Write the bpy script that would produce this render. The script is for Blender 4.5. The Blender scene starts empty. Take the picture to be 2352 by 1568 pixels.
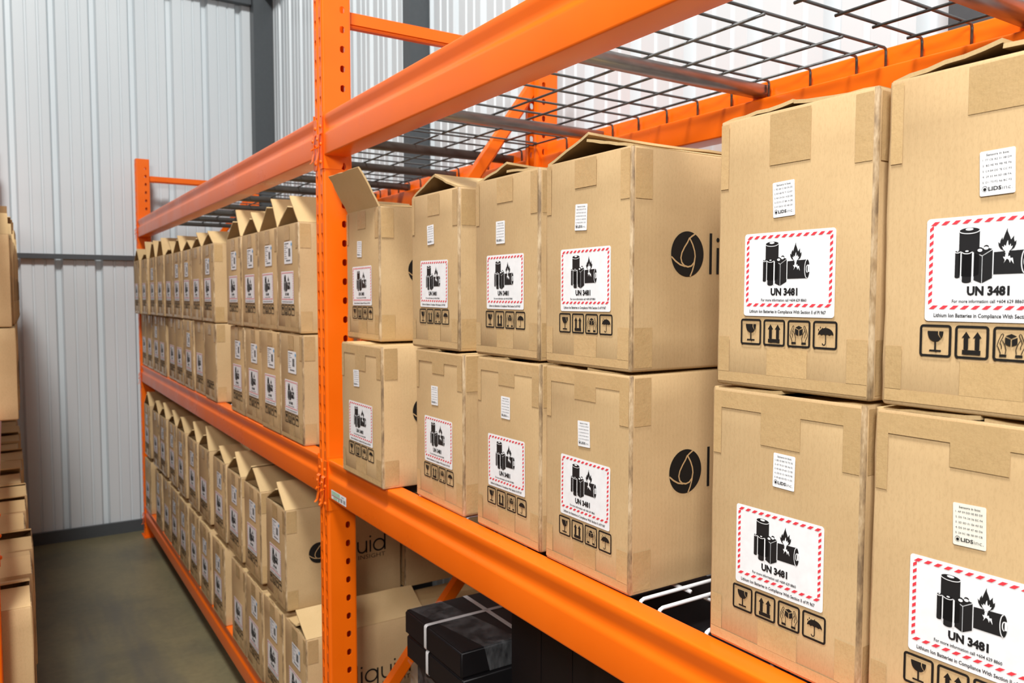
import bpy, bmesh, math, random
from mathutils import Vector, Matrix, noise

# ---------------------------------------------------------------- camera, world, lights, exposure
SC = bpy.context.scene
COL = SC.collection
W_PX, H_PX = 2352, 1568
F_PX = 1805.7
CAM_LOC = Vector((-0.7130, -2.0511, 1.5479))
YAW, PITCH, ROLL = math.radians(32.785), math.radians(-3.316), math.radians(0.029)
_f = Vector((math.sin(YAW) * math.cos(PITCH), math.cos(YAW) * math.cos(PITCH), math.sin(PITCH)))
_r = Vector((math.cos(YAW), -math.sin(YAW), 0))
_u = _r.cross(_f)
_r2 = _r * math.cos(ROLL) + _u * math.sin(ROLL)
_u2 = _u * math.cos(ROLL) - _r * math.sin(ROLL)
cam_d = bpy.data.cameras.new('camera')
cam_d.sensor_width = 36.0
cam_d.lens = F_PX / W_PX * 36.0
cam_d.clip_start = 0.02
cam_d.dof.use_dof = True
cam_d.dof.focus_distance = 1.0
cam_d.dof.aperture_fstop = 11.0
cam = bpy.data.objects.new('camera', cam_d)
COL.objects.link(cam)
cam.matrix_world = Matrix((( _r2.x, _u2.x, -_f.x, CAM_LOC.x), (_r2.y, _u2.y, -_f.y, CAM_LOC.y),
                           (_r2.z, _u2.z, -_f.z, CAM_LOC.z), (0, 0, 0, 1)))
SC.camera = cam

world = bpy.data.worlds.new('world')
SC.world = world
world.use_nodes = True
bg = world.node_tree.nodes['Background']
bg.inputs[0].default_value = (0.93, 0.965, 1.0, 1)
bg.inputs[1].default_value = 0.105

def area_light(name, loc, target, size, power, color=(1, 1, 1), size_y=None):
    d = bpy.data.lights.new(name, 'AREA')
    d.energy = power
    d.color = color
    d.shape = 'RECTANGLE' if size_y else 'SQUARE'
    d.size = size
    if size_y:
        d.size_y = size_y
    o = bpy.data.objects.new(name, d)
    COL.objects.link(o)
    o.location = loc
    o.rotation_euler = (Vector(target) - Vector(loc)).to_track_quat('-Z', 'Y').to_euler()
    return o

# high-bay lamp over the cross aisle; added fill behind the camera brightens near cartons
area_light('high_bay_lamp', (-1.42, -1.6, 6.2), (0.0, 0.7, 1.2), 1.0, 320, (1.0, 0.99, 0.965))
area_light('near_fill', (-1.55, -2.85, 2.6), (0.1, -1.0, 1.2), 0.6, 62, (1.0, 0.98, 0.95))

SC.view_settings.view_transform = 'Standard'
SC.view_settings.look = 'None'
SC.view_settings.exposure = 0.06
SC.view_settings.gamma = 1.0
SC.view_settings.use_curve_mapping = False

random.seed(7)

# ---------------------------------------------------------------- dimensions (metres)
L_BAY = 3.43          # upright to upright
DEPTH = 0.756         # frame depth
CW, CD = 0.066, 0.077 # column width (along the rack) and depth
TOP_Z = 2.404
BH = 0.106            # beam height
Z_UP, Z_MID, Z_LOW = 2.021, 1.111, 0.208   # beam tops
BOX_W, BOX_D, BOX_H = 0.212, 0.395, 0.322
WALL_FAR, WALL_RIGHT = 3.60, 0.90

# ---------------------------------------------------------------- materials
def new_mat(name):
    m = bpy.data.materials.new(name)
    m.use_nodes = True
    nt = m.node_tree
    return m, nt, nt.nodes['Principled BSDF']

def node(nt, t, **kw):
    n = nt.nodes.new(t)
    for k, v in kw.items():
        setattr(n, k, v)
    return n

def ramp(nt, fac, stops):
    r = node(nt, 'ShaderNodeValToRGB')
    e = r.color_ramp.elements
    e[0].position, e[0].color = stops[0][0], (*stops[0][1], 1)
    e[1].position, e[1].color = stops[-1][0], (*stops[-1][1], 1)
    for p, c in stops[1:-1]:
        x = e.new(p)
        x.color = (*c, 1)
    nt.links.new(fac, r.inputs[0])
    return r

def coords(nt, scale=(1, 1, 1), rand=True):
    tc = node(nt, 'ShaderNodeTexCoord')
    mp = node(nt, 'ShaderNodeMapping')
    mp.inputs['Scale'].default_value = scale
    nt.links.new(tc.outputs['Object'], mp.inputs['Vector'])
    if rand:
        oi = node(nt, 'ShaderNodeObjectInfo')
        ml = node(nt, 'ShaderNodeMath', operation='MULTIPLY')
        ml.inputs[1].default_value = 37.0
        nt.links.new(oi.outputs['Random'], ml.inputs[0])
        nt.links.new(ml.outputs[0], mp.inputs['Location'])
    return mp.outputs[0]

def noise_tex(nt, vec, scale, detail=4, rough=0.55):
    n = node(nt, 'ShaderNodeTexNoise')
    n.inputs['Scale'].default_value = scale
    n.inputs['Detail'].default_value = detail
    n.inputs['Roughness'].default_value = rough
    nt.links.new(vec, n.inputs['Vector'])
    return n

def mix(nt, a, b, fac, mode='MIX'):
    m = node(nt, 'ShaderNodeMix', data_type='RGBA', blend_type=mode)
    if isinstance(fac, (int, float)):
        m.inputs[0].default_value = fac
    else:
        nt.links.new(fac, m.inputs[0])
    for i, x in ((6, a), (7, b)):
        if isinstance(x, tuple):
            m.inputs[i].default_value = (*x, 1)
        else:
            nt.links.new(x, m.inputs[i])
    return m.outputs[2]

def bump(nt, bsdf, height, strength, dist=0.001):
    b = node(nt, 'ShaderNodeBump')
    b.inputs['Strength'].default_value = strength
    b.inputs['Distance'].default_value = dist
    nt.links.new(height, b.inputs['Height'])
    nt.links.new(b.outputs[0], bsdf.inputs['Normal'])

def make_kraft(name, c1, c2, rough=0.72, bump_s=0.09, spec=0.25, crinkle=0.0):
    m, nt, b = new_mat(name)
    v = coords(nt)
    n1 = noise_tex(nt, v, 9, 5)
    r1 = ramp(nt, n1.outputs['Fac'], [(0.3, c1), (0.7, c2)])
    # paper fibres: short dark and light specks
    n2 = noise_tex(nt, coords(nt, (1, 1, 0.35)), 520, 2, 0.7)
    r2 = ramp(nt, n2.outputs['Fac'], [(0.36, (0.72, 0.68, 0.62)), (0.5, (1, 1, 1)), (0.72, (1.06, 1.06, 1.06))])
    c = mix(nt, r1.outputs[0], r2.outputs[0], 0.22, 'MULTIPLY')
    oi = node(nt, 'ShaderNodeObjectInfo')
    r3 = ramp(nt, oi.outputs['Random'], [(0, (0.93, 0.92, 0.90)), (1, (1.05, 1.04, 1.02))])
    c = mix(nt, c, r3.outputs[0], 1.0, 'MULTIPLY')
    nt.links.new(c, b.inputs['Base Color'])
    b.inputs['Roughness'].default_value = rough
    b.inputs['Specular IOR Level'].default_value = spec
    # faint vertical flutes under the liner
    wv = node(nt, 'ShaderNodeTexWave', wave_type='BANDS', bands_direction='X')
    tc = node(nt, 'ShaderNodeTexCoord')
    sp = node(nt, 'ShaderNodeSeparateXYZ')
    nt.links.new(tc.outputs['Object'], sp.inputs[0])
    ad = node(nt, 'ShaderNodeMath', operation='ADD')
    nt.links.new(sp.outputs[0], ad.inputs[0])
    nt.links.new(sp.outputs[1], ad.inputs[1])
    cb = node(nt, 'ShaderNodeCombineXYZ')
    nt.links.new(ad.outputs[0], cb.inputs[0])
    nt.links.new(cb.outputs[0], wv.inputs['Vector'])
    wv.inputs['Scale'].default_value = 42
    n4 = noise_tex(nt, v, 26, 4)
    sm = node(nt, 'ShaderNodeMath', operation='MULTIPLY_ADD')
    nt.links.new(n4.outputs['Fac'], sm.inputs[0])
    sm.inputs[1].default_value = 3.0
    nt.links.new(wv.outputs['Fac'], sm.inputs[2])
    if crinkle:
        n5 = noise_tex(nt, v, 75, 5, 0.65)
        s5 = node(nt, 'ShaderNodeMath', operation='MULTIPLY_ADD')
        nt.links.new(n5.outputs['Fac'], s5.inputs[0])
        s5.inputs[1].default_value = 6.0
        nt.links.new(n4.outputs['Fac'], s5.inputs[2])
        bump(nt, b, s5.outputs[0], crinkle, 0.0008)
        rr = ramp(nt, n4.outputs['Fac'], [(0.35, (0.16,) * 3), (0.65, (0.45,) * 3)])
        nt.links.new(rr.outputs[0], b.inputs['Roughness'])
    else:
        bump(nt, b, sm.outputs[0], bump_s, 0.0006)
    return m

KRAFT = make_kraft('kraft_board', (0.585, 0.405, 0.21), (0.65, 0.46, 0.245))
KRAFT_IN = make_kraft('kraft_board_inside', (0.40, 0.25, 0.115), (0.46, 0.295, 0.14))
KRAFT_FLAP = make_kraft('kraft_board_flap', (0.60, 0.43, 0.21), (0.66, 0.48, 0.25))
TAPE = make_kraft('packing_tape_on_kraft', (0.545, 0.37, 0.175), (0.605, 0.415, 0.205), rough=0.30, bump_s=0.05, spec=0.55, crinkle=0.14)

def make_edge():
    m, nt, b = new_mat('worn_board_edge')
    v = coords(nt, (1, 1, 0.3))
    n = noise_tex(nt, v, 60, 4, 0.7)
    r = ramp(nt, n.outputs['Fac'], [(0.36, (0.20, 0.13, 0.07)), (0.5, (0.40, 0.27, 0.14)), (0.64, (0.62, 0.47, 0.29))])
    nt.links.new(r.outputs[0], b.inputs['Base Color'])
    b.inputs['Roughness'].default_value = 0.6
    return m
KRAFT_EDGE = make_edge()

def plain(name, col, rough=0.5, spec=0.4, metal=0.0):
    m, nt, b = new_mat(name)
    v = coords(nt)
    n = noise_tex(nt, v, 60, 3)
    r = ramp(nt, n.outputs['Fac'], [(0.3, tuple(x * 0.95 for x in col)), (0.7, tuple(min(1, x * 1.04) for x in col))])
    nt.links.new(r.outputs[0], b.inputs['Base Color'])
    b.inputs['Roughness'].default_value = rough
    b.inputs['Specular IOR Level'].default_value = spec
    b.inputs['Metallic'].default_value = metal
    return m

LABEL_W = plain('label_paper_white', (0.90, 0.915, 0.93), 0.45)
LABEL_C = plain('label_paper_cream', (0.88, 0.86, 0.75), 0.5)
INK = plain('black_ink', (0.012, 0.012, 0.013), 0.55)
INK_GREY = plain('grey_ink', (0.10, 0.10, 0.11), 0.6)
INK_LIGHT = plain('light_grey_ink', (0.42, 0.43, 0.45), 0.6)
INK_RED = plain('red_ink', (0.80, 0.05, 0.07), 0.5)
INK_BLUE = plain('blue_ink', (0.10, 0.42, 0.75), 0.5)
PRINT = plain('box_print_black', (0.014, 0.012, 0.010), 0.6, 0.25)
KRAFT_LINE = plain('kraft_unprinted_line', (0.56, 0.37, 0.18), 0.7, 0.25)
GREEN = plain('label_green', (0.42, 0.66, 0.48), 0.5)
GREEN_D = plain('label_green_dark', (0.10, 0.42, 0.22), 0.5)
RED_D = plain('label_red_line', (0.45, 0.10, 0.10), 0.5)
GREY_BAR = plain('barcode_grey', (0.34, 0.35, 0.36), 0.5)
SHIP_BAR = plain('barcode_dark', (0.09, 0.095, 0.10), 0.5)

def make_orange():
    m, nt, b = new_mat('orange_enamel')
    v = coords(nt)
    n = noise_tex(nt, v, 5, 4)
    r = ramp(nt, n.outputs['Fac'], [(0.3, (0.94, 0.150, 0.003)), (0.7, (1.0, 0.172, 0.004))])
    n2 = noise_tex(nt, v, 42, 6, 0.7)
    sc = ramp(nt, n2.outputs['Fac'], [(0.73, (0, 0, 0)), (0.80, (1, 1, 1))])
    c = mix(nt, r.outputs[0], (0.70, 0.24, 0.08), sc.outputs[0])
    nt.links.new(c, b.inputs['Base Color'])
    rr = ramp(nt, n.outputs['Fac'], [(0.3, (0.26,) * 3), (0.7, (0.36,) * 3)])
    nt.links.new(rr.outputs[0], b.inputs['Roughness'])
    b.inputs['Specular IOR Level'].default_value = 0.42
    bump(nt, b, n2.outputs['Fac'], 0.05, 0.0006)
    return m
ORANGE = make_orange()

def make_galv(name, c1, c2, rough, metal):
    m, nt, b = new_mat(name)
    v = coords(nt, (0.25, 1, 1))
    n = noise_tex(nt, v, 70, 4)
    r = ramp(nt, n.outputs['Fac'], [(0.3, c1), (0.7, c2)])
    nt.links.new(r.outputs[0], b.inputs['Base Color'])
    b.inputs['Roughness'].default_value = rough
    b.inputs['Metallic'].default_value = metal
    bump(nt, b, n.outputs['Fac'], 0.1, 0.0005)
    return m
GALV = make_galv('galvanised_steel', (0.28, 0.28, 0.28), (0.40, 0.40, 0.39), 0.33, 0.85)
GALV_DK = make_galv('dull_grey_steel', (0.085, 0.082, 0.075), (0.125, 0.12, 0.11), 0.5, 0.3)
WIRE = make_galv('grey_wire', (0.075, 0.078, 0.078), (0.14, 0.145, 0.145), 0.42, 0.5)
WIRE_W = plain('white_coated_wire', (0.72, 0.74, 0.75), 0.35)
STEEL_GREY = plain('dark_grey_steel_paint', (0.075, 0.085, 0.092), 0.42)
BLACK = plain('black_board', (0.010, 0.009, 0.010), 0.45, 0.25)
STRAP = plain('white_strapping', (0.72, 0.73, 0.74), 0.35)
ZINC = plain('zinc_clip', (0.42, 0.42, 0.40), 0.35, 0.5, 0.8)

def make_wall():
    m, nt, b = new_mat('white_sheet_metal')
    v = coords(nt, (1, 1, 0.12))
    n = noise_tex(nt, v, 3, 5)
    r = ramp(nt, n.outputs['Fac'], [(0.3, (0.66, 0.72, 0.75)), (0.7, (0.72, 0.775, 0.80))])
    nt.links.new(r.outputs[0], b.inputs['Base Color'])
    b.inputs['Roughness'].default_value = 0.34
    b.inputs['Specular IOR Level'].default_value = 0.45
    return m
WALL = make_wall()

def make_floor():
    m, nt, b = new_mat('stained_concrete')
    v = coords(nt, rand=False)
    n1 = noise_tex(nt, v, 1.4, 6, 0.6)
    r1 = ramp(nt, n1.outputs['Fac'], [(0.32, (0.125, 0.118, 0.080)), (0.5, (0.19, 0.168, 0.095)), (0.68, (0.235, 0.20, 0.108))])
    n2 = noise_tex(nt, v, 34, 6, 0.7)
    r2 = ramp(nt, n2.outputs['Fac'], [(0.3, (0.85, 0.85, 0.85)), (0.7, (1.06, 1.06, 1.06))])
    c = mix(nt, r1.outputs[0], r2.outputs[0], 1.0, 'MULTIPLY')
    # dark grey noise streaks stretched along the aisle
    vt = coords(nt, (3.2, 0.35, 1), rand=False)
    n3 = noise_tex(nt, vt, 1.1, 4, 0.6)
    r3 = ramp(nt, n3.outputs['Fac'], [(0.52, (0, 0, 0)), (0.66, (0.6, 0.6, 0.6))])
    c = mix(nt, c, (0.085, 0.085, 0.082), r3.outputs[0])
    nt.links.new(c, b.inputs['Base Color'])
    b.inputs['Roughness'].default_value = 0.42
    b.inputs['Specular IOR Level'].default_value = 0.25
    bump(nt, b, n2.outputs['Fac'], 0.15, 0.001)
    return m
FLOOR = make_floor()

def make_film():
    m, nt, b = new_mat('clear_stretch_film')
    v = coords(nt, (1, 1, 0.4))
    n = noise_tex(nt, v, 22, 6, 0.7)
    b.inputs['Base Color'].default_value = (0.80, 0.82, 0.85, 1)
    b.inputs['Roughness'].default_value = 0.12
    b.inputs['Specular IOR Level'].default_value = 0.8
    r = ramp(nt, n.outputs['Fac'], [(0.4, (0.02,) * 3), (0.8, (0.22,) * 3)])
    nt.links.new(r.outputs[0], b.inputs['Alpha'])
    bump(nt, b, n.outputs['Fac'], 0.8, 0.004)
    return m
FILM = make_film()

# ---------------------------------------------------------------- mesh helpers
def me(name, verts, faces, mat, smooth=False, mats=None, fmats=None):
    d = bpy.data.meshes.new(name)
    d.from_pydata([tuple(v) for v in verts], [], faces)
    for m in (mats or [mat]):
        d.materials.append(m)
    if fmats:
        d.polygons.foreach_set('material_index', fmats)
    if smooth:
        d.polygons.foreach_set('use_smooth', [True] * len(d.polygons))
    d.update()
    return d

def ob(name, data, parent=None, loc=(0, 0, 0), rot=(0, 0, 0)):
    o = bpy.data.objects.new(name, data)
    COL.objects.link(o)
    o.location = loc
    o.rotation_euler = rot
    if parent is not None:
        o.parent = parent
    return o

def thing(name, label, cat, loc=(0, 0, 0), rz=0.0, group=None):
    o = bpy.data.objects.new(name, None)
    o.empty_display_size = 0.05
    COL.objects.link(o)
    o.location = loc
    o.rotation_euler = (0, 0, rz)
    o['label'] = label
    o['category'] = cat
    if group:
        o['group'] = group
    return o

class MB:
    """collects simple solids into one mesh"""
    def __init__(s):
        s.v, s.f = [], []
    def add(s, vs, fs):
        n = len(s.v)
        s.v += [tuple(x) for x in vs]
        s.f += [tuple(i + n for i in f) for f in fs]
    def box(s, x0, x1, y0, y1, z0, z1):
        s.add([(x0, y0, z0), (x1, y0, z0), (x1, y1, z0), (x0, y1, z0), (x0, y0, z1), (x1, y0, z1), (x1, y1, z1), (x0, y1, z1)],
              [(0, 3, 2, 1), (4, 5, 6, 7), (0, 1, 5, 4), (1, 2, 6, 5), (2, 3, 7, 6), (3, 0, 4, 7)])
    def bar(s, a, b, wy, wz, up=(0, 0, 1)):
        a, b = Vector(a), Vector(b)
        d = (b - a).normalized()
        side = d.cross(Vector(up)).normalized()
        u = side.cross(d)
        vs = []
        for p in (a, b):
            for sx, sz in ((-1, -1), (1, -1), (1, 1), (-1, 1)):
                vs.append(p + side * wy / 2 * sx + u * wz / 2 * sz)
        s.add(vs, [(0, 1, 2, 3), (7, 6, 5, 4), (0, 4, 5, 1), (1, 5, 6, 2), (2, 6, 7, 3), (3, 7, 4, 0)])
    def tube(s, pts, r, n=8):
        pts = [Vector(p) for p in pts]
        rings = []
        up = None
        for i, p in enumerate(pts):
            d = (pts[min(i + 1, len(pts) - 1)] - pts[max(i - 1, 0)]).normalized()
            if up is None:
                up = Vector((0, 0, 1)) if abs(d.z) < 0.9 else Vector((1, 0, 0))
            side = d.cross(up).normalized()
            up = side.cross(d).normalized()
            rings.append([p + side * r * math.cos(t) + up * r * math.sin(t) for t in [2 * math.pi * k / n for k in range(n)]])
        vs = [v for rg in rings for v in rg]
        fs = []
        for i in range(len(pts) - 1):
            for k in range(n):
                a, b = i * n + k, i * n + (k + 1) % n
                fs.append((a, b, b + n, a + n))
        fs.append(tuple(range(n - 1, -1, -1)))
        fs.append(tuple((len(pts) - 1) * n + k for k in range(n)))
        s.add(vs, fs)
    def dome(s, c, r, h, axis, n=10):
        c, ax = Vector(c), Vector(axis)
        t1 = ax.orthogonal().normalized()
        t2 = ax.cross(t1)
        vs, fs = [], []
        for k, (rr, hh) in enumerate(((1, 0), (0.82, 0.55), (0.45, 0.9))):
            for j in range(n):
                a = 2 * math.pi * j / n
                vs.append(c + (t1 * math.cos(a) + t2 * math.sin(a)) * r * rr + ax * h * hh)
        vs.append(c + ax * h)
        for k in range(2):
            for j in range(n):
                a, b = k * n + j, k * n + (j + 1) % n
                fs.append((a, b, b + n, a + n))
        for j in range(n):
            fs.append((2 * n + j, 2 * n + (j + 1) % n, 3 * n))
        s.add(vs, fs)
    def mesh(s, name, mat, smooth=False):
        return me(name, s.v, s.f, mat, smooth)

def extrude_profile(prof, y0, y1, segs=1, closed=True, caps=True, wob=0.0):
    """profile in (x,z), swept along y"""
    n = len(prof)
    vs, fs = [], []
    for i in range(segs + 1):
        y = y0 + (y1 - y0) * i / segs
        for x, z in prof:
            vs.append((x, y, z))
    rng = n if closed else n - 1
    for i in range(segs):
        for k in range(rng):
            a, b = i * n + k, i * n + (k + 1) % n
            fs.append((a, b, b + n, a + n))
    if caps and closed:
        fs.append(tuple(range(n - 1, -1, -1)))
        fs.append(tuple(segs * n + k for k in range(n)))
    return vs, fs

def fix_normals(d):
    bm = bmesh.new()
    bm.from_mesh(d)
    bmesh.ops.recalc_face_normals(bm, faces=bm.faces)
    bm.to_mesh(d)
    bm.free()
    return d

def auto_smooth(d, ang=35):
    d.polygons.foreach_set('use_smooth', [True] * len(d.polygons))
    bm = bmesh.new()
    bm.from_mesh(d)
    lim = math.radians(ang)
    for e in bm.edges:
        if len(e.link_faces) == 2 and e.calc_face_angle(0) > lim:
            e.smooth = False
    bm.to_mesh(d)
    bm.free()
    return d

# ---------------------------------------------------------------- the setting
def struct(o):
    o['kind'] = 'structure'
    return o

fl = MB()
fl.box(-5.0, 1.05, -5.2, 3.8, -0.12, 0.0)
struct(ob('floor', fl.mesh('floor', FLOOR)))

PITCH_W = 0.2233
def wall_profile(npitch):
    """(along, depth) points, depth > 0 is away from the room; one major groove and two low ribs per pitch"""
    pts = []
    for i in range(npitch):
        b = i * PITCH_W
        for a, dd in ((0.0, 0.034), (0.012, 0.034), (0.024, 0.0), (0.079, 0.0), (0.083, 0.006), (0.092, 0.006), (0.096, 0.0),
                      (0.143, 0.0), (0.147, 0.006), (0.156, 0.006), (0.160, 0.0), (0.199, 0.0), (0.211, 0.034)):
            pts.append((b + a, dd))
    pts.append((npitch * PITCH_W, 0.034))
    return pts

def wall_panel_mesh(z0, z1):
    pr = wall_profile(4)
    vs, fs = [], []
    for a, dd in pr:
        for z in (z0, z1):
            vs.append((a, dd, z))
    for i in range(len(pr) - 1):
        fs.append((2 * i, 2 * i + 2, 2 * i + 3, 2 * i + 1))
    return me('wall_panel', vs, fs, WALL)

PANEL = wall_panel_mesh(0.06, 5.0)
wf = MB()
wf.box(-5.0, 1.05, WALL_FAR + 0.045, WALL_FAR + 0.12, 0, 5.0)
wall_far = struct(ob('wall_far', wf.mesh('wall_far', STEEL_GREY)))
x = 0.915 - 0.215 - 4 * PITCH_W + 0.2233
x = 0.691 + 0.0 - 4 * PITCH_W + 0.2233
for i in range(6):
    ob('wall_panel', PANEL, wall_far, (x, WALL_FAR, 0))
    x -= 4 * PITCH_W
wr = MB()
wr.box(WALL_RIGHT + 0.045, WALL_RIGHT + 0.12, -5.2, WALL_FAR + 0.12, 0, 5.0)
wall_right = struct(ob('wall_right', wr.mesh('wall_right', STEEL_GREY)))
y = -0.678 + 4.6 * 0 + 19 * PITCH_W
for i in range(10):
    ob('wall_panel', PANEL, wall_right, (WALL_RIGHT, y, 0), (0, 0, -math.pi / 2))
    y -= 4 * PITCH_W

def post(name, x0, x1, y0, y1, z1=5.0):
    m = MB()
    m.box(x0, x1, y0, y1, 0, z1)
    m.box(x0 + 0.02, x1 - 0.02, y0 - 0.006, y0, 0, 0.18)
    return struct(ob(name, m.mesh(name, STEEL_GREY)))
post('trim_1', 0.768, 0.895, 3.50, 3.595)
post('trim_2', 0.800, 0.895, 1.12, 1.19)
post('trim_3', 0.800, 0.895, -1.31, -1.222)
def girt(name, x0, x1, y0, y1, z0, z1):
    m = MB()
    m.box(x0, x1, y0, y1, z0, z1)
    return struct(ob(name, m.mesh(name, STEEL_GREY)))
girt('trim_4', -4.8, 0.765, WALL_FAR - 0.045, WALL_FAR - 0.006, 1.775, 1.805)
girt('trim_5', -4.8, 0.765, WALL_FAR - 0.06, WALL_FAR - 0.006, 3.535, 3.60)
girt('trim_6', 0.84, 0.894, -5.0, 3.49, 3.58, 3.645)
girt('baseboard_far', -4.8, 0.90, WALL_FAR - 0.03, WALL_FAR - 0.006, 0.0, 0.075)
girt('baseboard_right', WALL_RIGHT - 0.03, WALL_RIGHT - 0.006, -5.0, 3.5, 0.0, 0.075)

# ---------------------------------------------------------------- pallet racking
HP = 0.0508
def star_hole(inside, du, dv):
    lo, hi = 0.0, 0.05
    for _ in range(22):
        m = (lo + hi) / 2
        if inside(du * m, dv * m):
            lo = m
        else:
            hi = m
    return lo

def teardrop(u, v):
    # round at the top, tapering to a small radius below; centred on the opening
    if math.hypot(u, v - 0.0055) < 0.0062:
        return True
    if -0.0125 < v < 0.0075:
        t = (v + 0.0125) / 0.018
        return abs(u) < 0.0022 + 0.0038 * max(0, min(1, t)) ** 0.8
    return math.hypot(u, v + 0.0125) < 0.0022
def oval(u, v):
    return (u / 0.0064) ** 2 + (max(abs(v) - 0.0032, 0) / 0.0064) ** 2 < 1

def holed_strip(u0, u1, uc, zc0, ztop, inside):
    """flat strip u0..u1 x 0..ztop with a hole every HP; returns 2-D verts + faces"""
    vs, fs = [], []
    def quad(a0, a1, b0, b1):
        n = len(vs)
        vs.extend([(a0, b0), (a1, b0), (a1, b1), (a0, b1)])
        fs.append((n, n + 1, n + 2, n + 3))
    k0 = 0
    while zc0 + k0 * HP - HP / 2 < 0.0:
        k0 += 1
    zs = zc0 + k0 * HP - HP / 2
    quad(u0, u1, 0, zs)
    k = k0
    while zc0 + k * HP + HP / 2 <= ztop:
        cz = zc0 + k * HP
        a0, a1, b0, b1 = u0, u1, cz - HP / 2, cz + HP / 2
        outer = []
        m = 4
        for j in range(m):
            outer.append((a0 + (a1 - a0) * j / m, b0))
        for j in range(m):
            outer.append((a1, b0 + (b1 - b0) * j / m))
        for j in range(m):
            outer.append((a1 - (a1 - a0) * j / m, b1))
        for j in range(m):
            outer.append((a0, b1 - (b1 - b0) * j / m))
        n = len(vs)
        inner = []
        for (a, b) in outer:
            du, dv = a - uc, b - cz
            l = math.hypot(du, dv)
            du, dv = du / l, dv / l
            r = star_hole(inside, du, dv)
            inner.append((uc + du * r, cz + dv * r))
        vs.extend(outer + inner)
        q = len(outer)
        for j in range(q):
            j2 = (j + 1) % q
            fs.append((n + j, n + j2, n + q + j2, n + q + j))
        k += 1
    quad(u0, u1, zc0 + k * HP - HP / 2, ztop)
    return vs, fs

def upright_mesh():
    vs, fs = [], []
    def put(strip, mp):
        n = len(vs)
        vs.extend(mp(u, z) for u, z in strip[0])
        fs.extend(tuple(i + n for i in f) for f in strip[1])
    r = 0.006
    hw = CW / 2
    z_t, z_s = 0.027, 0.011
    g = 0.0045     # half width of the shallow centre groove
    gd = 0.004
    put(holed_strip(-hw + r, -g - 0.003, -0.0165, z_t, TOP_Z, teardrop), lambda u, z: (0, u, z))
    put(holed_strip(g + 0.003, hw - r, 0.0165, z_t, TOP_Z, teardrop), lambda u, z: (0, u, z))
    def plainstrip(pts):
        n = len(vs)
        for (x, y) in pts:
            vs.append((x, y, 0))
            vs.append((x, y, TOP_Z))
        for i in range(len(pts) - 1):
            a = n + 2 * i
            fs.append((a, a + 2, a + 3, a + 1))
    plainstrip([(0, -g - 0.003), (gd, -g), (gd, g), (0, g + 0.003)])
    for s in (-1, 1):
        arc = [(r - r * math.cos(t), s * (hw - r + r * math.sin(t))) for t in [math.pi / 2 * k / 4 for k in range(5)]]
        plainstrip(arc)
        put(holed_strip(r, CD - 0.004, 0.054, z_s, TOP_Z, oval), lambda u, z, s=s: (u, s * hw, z))
        plainstrip([(CD - 0.004, s * hw), (CD - 0.001, s * (hw - 0.001)), (CD, s * (hw - 0.004)), (CD, s * (hw - 0.016))])
    d = me('upright', vs, fs, ORANGE)
    bm = bmesh.new()
    bm.from_mesh(d)
    bmesh.ops.remove_doubles(bm, verts=bm.verts, dist=0.0002)
    bmesh.ops.recalc_face_normals(bm, faces=bm.faces)
    bm.to_mesh(d)
    bm.free()
    return d
UPRIGHT = upright_mesh()

def footplate_mesh():
    m = MB()
    m.box(-0.012, CD + 0.012, -CW / 2 - 0.03, CW / 2 + 0.03, 0, 0.006)
    for a in (-1, 1):
        m.dome((0.04, a * (CW / 2 + 0.016), 0.006), 0.009, 0.008, (0, 0, 1))
    return m.mesh('foot_plate', ORANGE)
FOOT = footplate_mesh()

def channel_brace(a, b, h=0.038, t=0.026):
    """open lipped channel between two points lying in a frame plane (y const)"""
    m = MB()
    a, b = Vector(a), Vector(b)
    d = (b - a).normalized()
    up = Vector((0, 1, 0)).cross(d)
    if up.z < 0:
        up = -up
    def sub(o_up, o_y, w, th):
        off = up * o_up + Vector((0, o_y, 0))
        m.bar(a + off, b + off, th, w, up)
    sub(0.004, -t / 2, h - 0.008, 0.002)
    sub(h / 2, 0, 0.002, t)
    sub(-h / 2 + 0.002, 0.003, 0.003, t - 0.008)
    sub(-h / 2 + 0.007, -t / 2 + 0.006, 0.008, 0.002)
    return m.mesh('brace', ORANGE)

def round_poly(pts, r, n=3):
    """round the corners of a closed polygon given (x,z)"""
    out = []
    N = len(pts)
    for i in range(N):
        p0, p, p1 = Vector(pts[i - 1]), Vector(pts[i]), Vector(pts[(i + 1) % N])
        a, b = (p0 - p), (p1 - p)
        rr = min(r, a.length * 0.45, b.length * 0.45)
        a, b = p + a.normalized() * rr, p + b.normalized() * rr
        for k in range(n + 1):
            t = k / n
            q = a * (1 - t) ** 2 + p * 2 * t * (1 - t) + b * t * t
            out.append((q.x, q.y))
    return out

BEAM_T = 0.063
# step beam: outer face has a shallow recessed band near the top, the inner top edge drops to the deck step
BEAM_PROF = [(0.0, -BH), (0.0, -0.050), (0.0055, -0.040), (0.0055, -0.030), (0.001, -0.012), (0.001, 0.0), (0.040, 0.0), (0.040, -0.041), (BEAM_T, -0.041), (BEAM_T, -BH)]
def beam_mesh(length):
    pr = round_poly(BEAM_PROF, 0.004)
    vs, fs = extrude_profile(pr, -length / 2, length / 2)
    return auto_smooth(fix_normals(me('beam', vs, fs, ORANGE)), 50)
BEAM_LEN = L_BAY - CW - 0.004
BEAM = beam_mesh(BEAM_LEN)

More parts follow.
